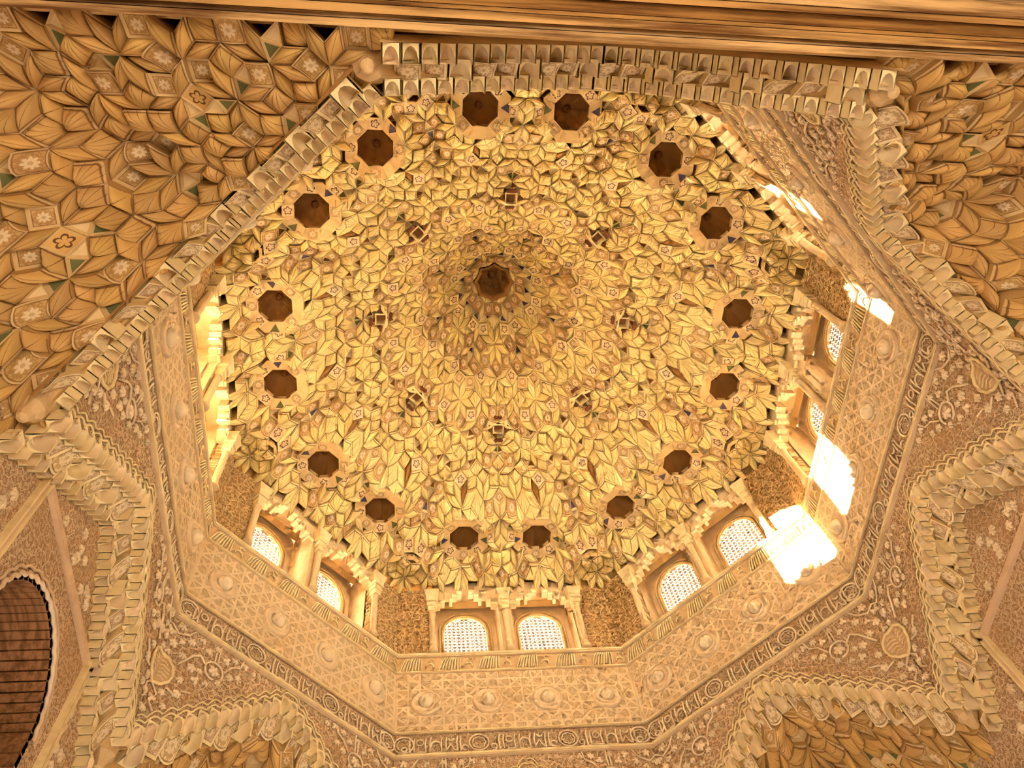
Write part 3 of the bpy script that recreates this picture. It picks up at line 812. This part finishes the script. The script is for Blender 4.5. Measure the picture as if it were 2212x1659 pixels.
# ------------------------------------------------------------------ sixteen lattice windows
GL_Y, G_HW, G_SPR, G_BOT = 4.50, 0.335, 10.24, 9.26
def in_arch(x, z, m=0.0):
    if z < G_BOT + m: return False
    if z <= G_SPR: return abs(x) <= G_HW - m
    return math.hypot(x, z - G_SPR) <= G_HW - m
def window_parts():
    out = []
    mb = MB()                                # side reveals and ceiling of the niche
    c = (0.80, 0.60, 0.34)
    for s in (-1, 1):
        x = s * 0.50
        mb.add([(x, A + 0.10, Z_SILL - .1), (x, GL_Y, Z_SILL - .1), (x, GL_Y, 10.86), (x, A + 0.10, 10.86)], [(0, 1, 2, 3)], c)
    mb.add([(-.5, A + .10, 10.80), (.5, A + .10, 10.80), (.5, GL_Y, 10.80), (-.5, GL_Y, 10.80)], [(0, 1, 2, 3)], c)
    out.append(('reveal', mb, ['plain'], None))
    mb = MB()                                # back wall with arched hole, thickness to 4.75
    n = 20
    arcp = [(G_HW * math.cos(PI * i / n), G_SPR + G_HW * math.sin(PI * i / n)) for i in range(n + 1)]
    hole = [(G_HW, G_BOT)] + arcp + [(-G_HW, G_BOT)]
    def outer(p):
        x, z = p
        if z <= G_SPR + 1e-6: return (0.5 * (1 if x > 0 else -1), z)
        a = math.atan2(z - G_SPR, x); k = min(0.5 / max(abs(math.cos(a)), 1e-6), 0.60 / max(abs(math.sin(a)), 1e-6)); return (k * math.cos(a), G_SPR + k * math.sin(a))
    o = [outer(p) for p in hole]; o[0] = (0.5, Z_SILL - .1); o[-1] = (-0.5, Z_SILL - .1)
    m = len(hole)
    V = [(x, GL_Y, z) for x, z in hole] + [(x, GL_Y, z) for x, z in o] + [(x, GL_Y + 0.28, z) for x, z in hole]
    F = [(i, i + 1, m + i + 1, m + i) for i in range(m - 1)] + [(i, 2 * m + i, 2 * m + i + 1, i + 1) for i in range(m - 1)] + [(m - 1, 3 * m - 1, 2 * m, 0), (0, m, 2 * m - 1, m - 1)]
    mb.add(V, F, c); out.append(('arched_back', mb, ['plain'], None))
    mb = MB()                                # two stepped mouldings round the arch
    for r0, rr in ((0.022, 0.018), (0.07, 0.02)):
        k = (G_HW + r0) / G_HW
        mb.tube([(s * 1.0, GL_Y - 0.012, z) for s, z in [(G_HW + r0, Z_SILL)]] + [(x * k, GL_Y - 0.012, G_SPR + (z - G_SPR) * k) for x, z in arcp] + [(-G_HW - r0, GL_Y - 0.012, Z_SILL)], rr, 6, C_TAN)
    out.append(('arch_moulding', mb, ['plain'], None))
    mb = MB()                                # lattice of crossing bars, eight-fold stars
    sp, th = 0.070, 0.0080
    for k in range(4):
        a = k * PI / 4; ca, sa = math.cos(a), math.sin(a)
        step_ = sp if k % 2 == 0 else sp * R2 * 1.0
        for i in range(-16, 17):
            off = i * step_ + (step_ / 2 if k % 2 == 0 else 0)
            run = None
            for j in range(-90, 91):
                t = j * 0.01; x = -sa * off + ca * t; z = 9.9 + ca * off + sa * t
                if in_arch(x, z): run = (run[0], (x, z)) if run else ((x, z), (x, z))
                elif run: break
            if run and run[0] != run[1]:
                (x0, z0), (x1, z1) = run; nx, nz = -sa * th, ca * th
                mb.prism([(x0 + nx, z0 + nz), (x1 + nx, z1 + nz), (x1 - nx, z1 - nz), (x0 - nx, z0 - nz)], GL_Y + 0.04, GL_Y + 0.058, (0.55, 0.45, 0.36))
    out.append(('lattice', mb, ['paint'], None))
    return [(a, b.mesh(a, c_)) for a, b, c_, d in out]
WP = window_parts()
PLACE = {'front': 'in the wall facing the camera', 'front_right': 'over the lower right squinch', 'right': 'in the sunlit right wall', 'back_right': 'beside the upper right squinch',
         'back': 'in the near side behind the soffit', 'back_left': 'over the dark upper left squinch', 'left': 'in the left wall with glowing reveals', 'front_left': 'over the lower left squinch, blown-out white'}
wi = 0
for nm, rot in SIDES:
    for s, tag in ((-1, 'left one'), (1, 'right one')):
        wi += 1
        a = math.radians(rot)
        e = top('window_%d' % wi, 'arched lattice window ' + PLACE[nm] + ', ' + tag + ' of its pair', 'window', 'structure',
                (s * WT * math.cos(a), s * WT * math.sin(a), 0), a, 'lattice windows of the drum')
        for pn, me in WP: link(pn, me, e)

# ------------------------------------------------------------------ muqarnas strips of the four wall arches
def strip_parts(arch_wall, nrow):
    out = []
    rg = random.Random(3)
    rows = [(0.118, 0.0, 0.10, 0.0, 0.17), (0.176, 0.10, 0.12, 0.13, 0.22), (0.118, 0.215, 0.11, 0.32, 0.15)][:nrow]     # pitch, setback, depth, drop, height
    for row, (dt, s0, dp, drop, hh) in enumerate(rows):
        n = int(2 * HALF / dt)
        for i in range(n):
            tm = (i - (n - 1) / 2) * dt
            zt = arch_wall(tm) - drop + 0.02
            u = rg.random()
            col = shade((0.84, 0.67, 0.41), rg, 0.08)
            mb = MB()
            if row == 1 and i % 3 == 1:
                q = [(tm - dt * .48, A + s0), (tm + dt * .48, A + s0), (tm + dt * .48, A + s0 + dp), (tm - dt * .48, A + s0 + dp)]
                cell_mesh(mb, q, [zt, zt, zt - hh * .8, zt - hh * .8], 'print', shade((0.74, 0.56, 0.34), rg), 3, 0.10); nm = 'rosette_tile'
            elif row == 1 and i % 3 == 2:
                q = [(tm - dt * .48, A + s0), (tm + dt * .48, A + s0), (tm + dt * .48, A + s0 + dp), (tm - dt * .48, A + s0 + dp)]
                cell_mesh(mb, q, [zt, zt, zt - hh, zt - hh], 'barrel', col, 3, 0.10); nm = 'barrel_niche'
            else:
                hood_mesh(mb, tm, dt * 0.42, A + s0, dp, zt - hh, zt - hh * 0.55, zt - 0.012, col, dt * 0.08); nm = 'hooded_niche'
            out.append((nm, mb.mesh(nm, CELLMATS)))
    for row, (dt, s0, dp, drop, hh) in enumerate(rows):
        mb = MB(); n = 40
        for k in range(n):
            t0, t1 = -HALF + 2 * HALF * k / n, -HALF + 2 * HALF * (k + 1) / n
            z0, z1 = arch_wall(t0) - drop + 0.03, arch_wall(t1) - drop + 0.03
            mb.add([(t0, A + s0, z0), (t1, A + s0, z1), (t1, A + s0 + dp + 0.06, z1 - 0.02), (t0, A + s0 + dp + 0.06, z0 - 0.02), (t0, A + s0 + dp + 0.02, z0 - hh - .03), (t1, A + s0 + dp + 0.02, z1 - hh - .03)], [(0, 1, 2, 3), (3, 2, 5, 4)], C_TAN, 0)
        out.append(('arch_course', mb.mesh('arch_course', ['plain'])))
    if nrow == 2:
        for sg in (-1, 1):
            mb = MB(); mb.lathe([(0.001, 5.50), (0.04, 5.53), (0.06, 5.60), (0.10, 5.66), (0.11, 5.78), (0.14, 5.85), (0.15, 5.98), (0.10, 6.0)], 24, (sg * (HALF + 0.08), A + 0.20, 0), 'z', (0.70, 0.50, 0.26), 0, False, lambda a: 1 + 0.10 * abs(math.cos(4 * a)))
            out.append(('corner_pendant', mb.mesh('corner_pendant', ['plain'])))
    return out
ST = strip_parts(arch_wall, 3)
STD = strip_parts(arch_diag, 2)
for nm in ('front', 'left', 'right', 'back'):
    for pn, me in ST: link(pn, me, WALLS[nm])
for nm in ('front_right', 'back_right', 'back_left', 'front_left'):
    for pn, me in STD: link(pn, me, WALLS[nm])

# ------------------------------------------------------------------ four muqarnas squinches
def squinch_cells():
    out = []
    for pts, sq in ab_tiles(0.155, 3.2):
        P = pts + np.array([0.0, 0.62])
        c = P.mean(0); t, s = c
        P[:, 1] = np.maximum(P[:, 1], 0.16)
        if s < 0.17 or abs(t) > WALL * math.sqrt(2) - A - s + 0.13: continue
        rg = random.Random(hash((round(abs(t) * 500), round(s * 500), sq)) & 0xffff)
        u = rg.random()
        if sq: st = 'fan' if u < .66 else ('barrel' if u < .86 else ('print' if u < .97 else 'flower'))
        else: st = 'point' if u < .86 else 'flat'
        def zf(x, y):
            q = math.hypot(x, 0.12) * 0.98 + 0.92 * y
            return 7.28 - 0.86 * q
        j = rg.uniform(-.06, .06)
        zs = [round(zf(*p) / 0.14) * 0.14 + j for p in P]
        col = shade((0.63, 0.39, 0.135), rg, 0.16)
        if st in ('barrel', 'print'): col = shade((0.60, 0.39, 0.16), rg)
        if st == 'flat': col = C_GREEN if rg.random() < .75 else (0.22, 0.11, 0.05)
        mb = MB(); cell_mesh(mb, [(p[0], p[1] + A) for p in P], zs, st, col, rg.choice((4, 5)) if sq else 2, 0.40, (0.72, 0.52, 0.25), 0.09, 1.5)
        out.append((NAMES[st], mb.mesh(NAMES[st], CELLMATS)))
    return out
SQ = squinch_cells()
mb = MB(); N_ = 16; LW = WALL * math.sqrt(2) - A
for i in range(N_):
    for jx in range(-N_, N_):
        v = []
        for di, dj in ((0, 0), (1, 0), (1, 1), (0, 1)):
            y_ = (i + di) / N_ * LW; x_ = (jx + dj) / N_ * LW * 1.05
            v.append((x_, A + 0.11 + y_, 7.36 - 0.86 * (abs(x_) * 0.98 + 0.92 * y_) + 0.27))
        mb.add(v, [(0, 1, 2, 3)], C_TAN, 0)
SQB = mb.mesh('vault_backing', ['plain'])
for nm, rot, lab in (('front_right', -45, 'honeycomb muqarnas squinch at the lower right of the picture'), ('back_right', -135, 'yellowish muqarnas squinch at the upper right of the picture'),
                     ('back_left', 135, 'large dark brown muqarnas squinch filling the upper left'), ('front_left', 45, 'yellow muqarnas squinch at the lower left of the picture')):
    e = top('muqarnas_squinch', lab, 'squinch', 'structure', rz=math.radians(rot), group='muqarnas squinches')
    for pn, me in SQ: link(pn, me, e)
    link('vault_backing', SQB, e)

# ------------------------------------------------------------------ lower room walls, balcony recesses
def arch_outline(hw, spring, n=24):
    return [(hw * math.cos(PI * i / n), spring + hw * math.sin(PI * i / n)) for i in range(n + 1)]
BH, BS = 0.66, 4.88
def lower_wall(rot, name, label, recess):
    e = top(name, label, 'wall', 'structure', rz=math.radians(rot))
    y = WALL
    mb = MB()
    if recess:
        hole = [(BH, FLOOR + 4.6)] + arch_outline(BH, BS) + [(-BH, FLOOR + 4.6)]
        b0 = FLOOR + 4.6
        xs = 4.45
        mb.add([(x, y, z) for x, z in hole] + [((xs if x > 1e-6 else (-xs if x < -1e-6 else 0.0)) if z <= BS + 1e-6 else max(-xs, min(xs, x / BH * xs * 1.6)), y, (z if z <= BS + 1e-6 else 9.0)) for x, z in hole],
               [(i, i + 1, len(hole) + i + 1, len(hole) + i) for i in range(len(hole) - 1)], C_PINK, 0)
        mb.add([(-xs, y, FLOOR), (xs, y, FLOOR), (xs, y, b0), (-xs, y, b0)], [(0, 1, 2, 3)], C_PINK, 0)
        part('carved_wall', mb, 'carved', e)
        # frame around the arch
        for x0, x1, z0, z1 in ((-1.0, -0.93, 3.0, 5.98), (0.93, 1.0, 3.0, 5.98), (-1.0, 1.0, 5.92, 5.99)):
            mb = MB(); mb.box(x0, x1, y - 0.045, y + 0.02, z0, z1, (0.72, 0.52, 0.34))
            mb.box(x0 - .008, x0 + .012, y - 0.06, y, z0, z1, C_LIGHT); mb.box(x1 - .012, x1 + .008, y - 0.06, y, z0, z1, C_LIGHT)
            part('rectangular_frame', mb, 'plain', e)
        mb = MB()
        for rr, off, th in ((0.02, 0.03, 0.02), (0.014, 0.085, 0.014)):
            pts = []
            for i in range(121):
                a = PI * i / 120; q = BH + off + (0.022 * abs(math.sin(18 * a)) if th > .015 else 0.02 * abs(math.sin(14 * a)))
                pts.append((q * math.cos(a), y - 0.02, BS + q * math.sin(a)))
            mb.tube(pts, th, 5, (0.72, 0.53, 0.34))
        part('scalloped_arch_edge', mb, 'plain', e)
        n = 26
        for i in range(n):                        # ribbed timber lining of the recess
            a0, a1 = PI * i / n, PI * (i + 1) / n
            mb = MB()
            p = [(BH * math.cos(a0), BS + BH * math.sin(a0)), (BH * math.cos(a1 - .02), BS + BH * math.sin(a1 - .02)), ((BH + .05) * math.cos(a1), BS + (BH + .05) * math.sin(a1)), ((BH + .05) * math.cos(a0), BS + (BH + .05) * math.sin(a0))]
            mb.prism(p, y, y + 0.75, (0.30, 0.13, 0.05)); part('lining_slat', mb, 'wood', e)
        for i in range(16):
            z0 = FLOOR + 4.6 + i * 0.118
            if z0 + .11 > BS: break
            for s in (-1, 1):
                mb = MB(); mb.box(min(s * BH, s * (BH + .05)), max(s * BH, s * (BH + .05)), y, y + 0.75, z0, z0 + 0.105, (0.30, 0.13, 0.05)); part('lining_slat', mb, 'wood', e)
        mb = MB(); mb.prism([(BH + .06, b0)] + arch_outline(BH + .06, BS) + [(-BH - .06, b0)], y + 0.72, y + 0.78, (0.10, 0.035, 0.015)); part('dark_void_panel', mb, 'wood', e)  # near-black panel added to stand for the dark void of the recess
        # leaves on the field between frame and muqarnas arch
        rg = random.Random(5)
        for i in range(150):
            x = rg.uniform(-1.7, 1.7); z = rg.uniform(4.3, 6.9)
            if z > arch_wall(x) - 0.62 or (abs(x) < 1.08 and z < 6.08): continue
            o = link('carved_leaf', LEAF[i % 3], e, (x, y, z)); o.scale = (.06, .10, .06); o.rotation_euler = (0, rg.uniform(-1, 1), 0)
    else:
        mb.add([(-4.45, y, FLOOR), (4.45, y, FLOOR), (4.45, y, 9.0), (-4.45, y, 9.0)], [(0, 1, 2, 3)], C_PINK, 0)
        part('carved_wall', mb, 'carved', e)
    return e
lower_wall(0, 'wall_front_lower', 'lower carved stucco wall under the far side of the octagon', False)
lower_wall(90, 'wall_left_lower', 'carved stucco wall with dark arched recess at the left edge', True)
lower_wall(-90, 'wall_right_lower', 'carved stucco wall with arched recess at the right edge', True)
# near side: passage the camera stands in
mb = MB()
mb.add([(-4.45, -4.43, 5.25), (4.45, -4.43, 5.25), (4.45, -4.43, 9.0), (-4.45, -4.43, 9.0)], [(0, 1, 2, 3)], C_PINK, 0)
mb.add([(-4.45, -7.0, FLOOR), (4.45, -7.0, FLOOR), (4.45, -7.0, 9.0), (-4.45, -7.0, 9.0)], [(0, 1, 2, 3)], C_PINK, 0)
for s in (-1, 1): mb.add([(s * 4.45, -7.0, FLOOR), (s * 4.45, -WALL, FLOOR), (s * 4.45, -WALL, 9.0), (s * 4.45, -7.0, 9.0)], [(0, 1, 2, 3)], C_PINK, 0)
top('wall_back_lower', 'plain plaster of the near passage above the timber soffit', 'wall', 'structure', mb=mb, mats=['plain'])
tr = top('trim_1', 'brown moulded timber soffit across the top of the picture', 'soffit', 'structure')
rg = random.Random(11)
yy = -4.425
bw = [0.045, 0.03, 0.05, 0.025, 0.07, 0.04, 0.09, 0.05, 0.12, 0.06, 0.15, 0.1, 0.2, 0.3, 0.4, 0.5, 0.45]
for i, b in enumerate(bw):
    mb = MB(); z0 = 5.22 + (0.0, 0.05, -0.02, 0.03, 0.08, 0.02)[i % 6]
    c = ((0.66, 0.42, 0.18), (0.74, 0.52, 0.27), (0.58, 0.34, 0.12), (0.50, 0.27, 0.08), (0.44, 0.22, 0.06), (0.52, 0.28, 0.09))[i % 6]
    mb.box(-4.45, 4.45, yy - b + 0.004, yy, z0, z0 + 0.16, c); part('soffit_board', mb, 'wood', tr); yy -= b
mb = MB(); mb.box(-4.6, 4.6, -7.2, -4.40, 5.55, 5.7, C_TAN); part('soffit_backing', mb, 'plain', tr)

# floor and outer shell that keeps the sky out except at the windows
mb = MB(); mb.box(-4.6, 4.6, -7.2, 4.6, FLOOR - 0.1, FLOOR, (0.62, 0.55, 0.46))
top('floor', 'pale stone floor of the hall below the dome', 'floor', 'structure', mb=mb, mats=['plain'])
mb = MB()
for s in (-1, 1):
    mb.box(min(s * 5.3, s * 5.45), max(s * 5.3, s * 5.45), -7.4, 5.45, FLOOR, 8.8, C_TAN)
mb.box(-5.45, 5.45, 5.3, 5.45, FLOOR, 8.8, C_TAN); mb.box(-5.45, 5.45, -7.4, -7.2, FLOOR, 8.8, C_TAN)
# roof ring between the square shell and the drum
oc = [(4.78 / math.cos(PI / 8) * math.cos(PI / 8 + k * PI / 4), 4.78 / math.cos(PI / 8) * math.sin(PI / 8 + k * PI / 4)) for k in range(8)]
sqr = []
for x, y in oc:
    k = 7.5 / max(abs(x), abs(y)); sqr.append((x * k, y * k))
V = [(x, y, 8.8) for x, y in oc] + [(x, y, 8.8) for x, y in sqr]
mb.add(V, [(i, (i + 1) % 8, 8 + (i + 1) % 8, 8 + i) for i in range(8)], C_TAN, 0)
# drum outer wall with window holes, and cap
for nm, rot in SIDES:
    a = math.radians(rot); ca, sa = math.cos(a), math.sin(a)
    H2 = 4.78 * math.tan(PI / 8) + 0.01
    def slab(x0, x1, z0, z1):
        v = [(x, y, z) for z in (z0, z1) for y in (4.74, 4.80) for x in (x0, x1)]
        v = [(x * ca - y * sa, x * sa + y * ca, z) for x, y, z in v]
        mb.add(v, [(0, 1, 3, 2), (4, 5, 7, 6), (0, 1, 5, 4), (2, 3, 7, 6), (0, 2, 6, 4), (1, 3, 7, 5)], C_TAN, 0)
    slab(-H2, H2, 8.7, 9.20); slab(-H2, H2, 10.66, 15.3)
    slab(-H2, -WT - .38, 9.2, 10.66); slab(-WT + .38, WT - .38, 9.2, 10.66); slab(WT + .38, H2, 9.2, 10.66)
mb.add([(x, y, 15.3) for x, y in oc], [tuple(range(8))], C_TAN, 0)
sh = top('wall_outer', 'outer masonry of the hall and drum behind the stucco', 'wall', 'structure', mb=mb, mats=['plain'])
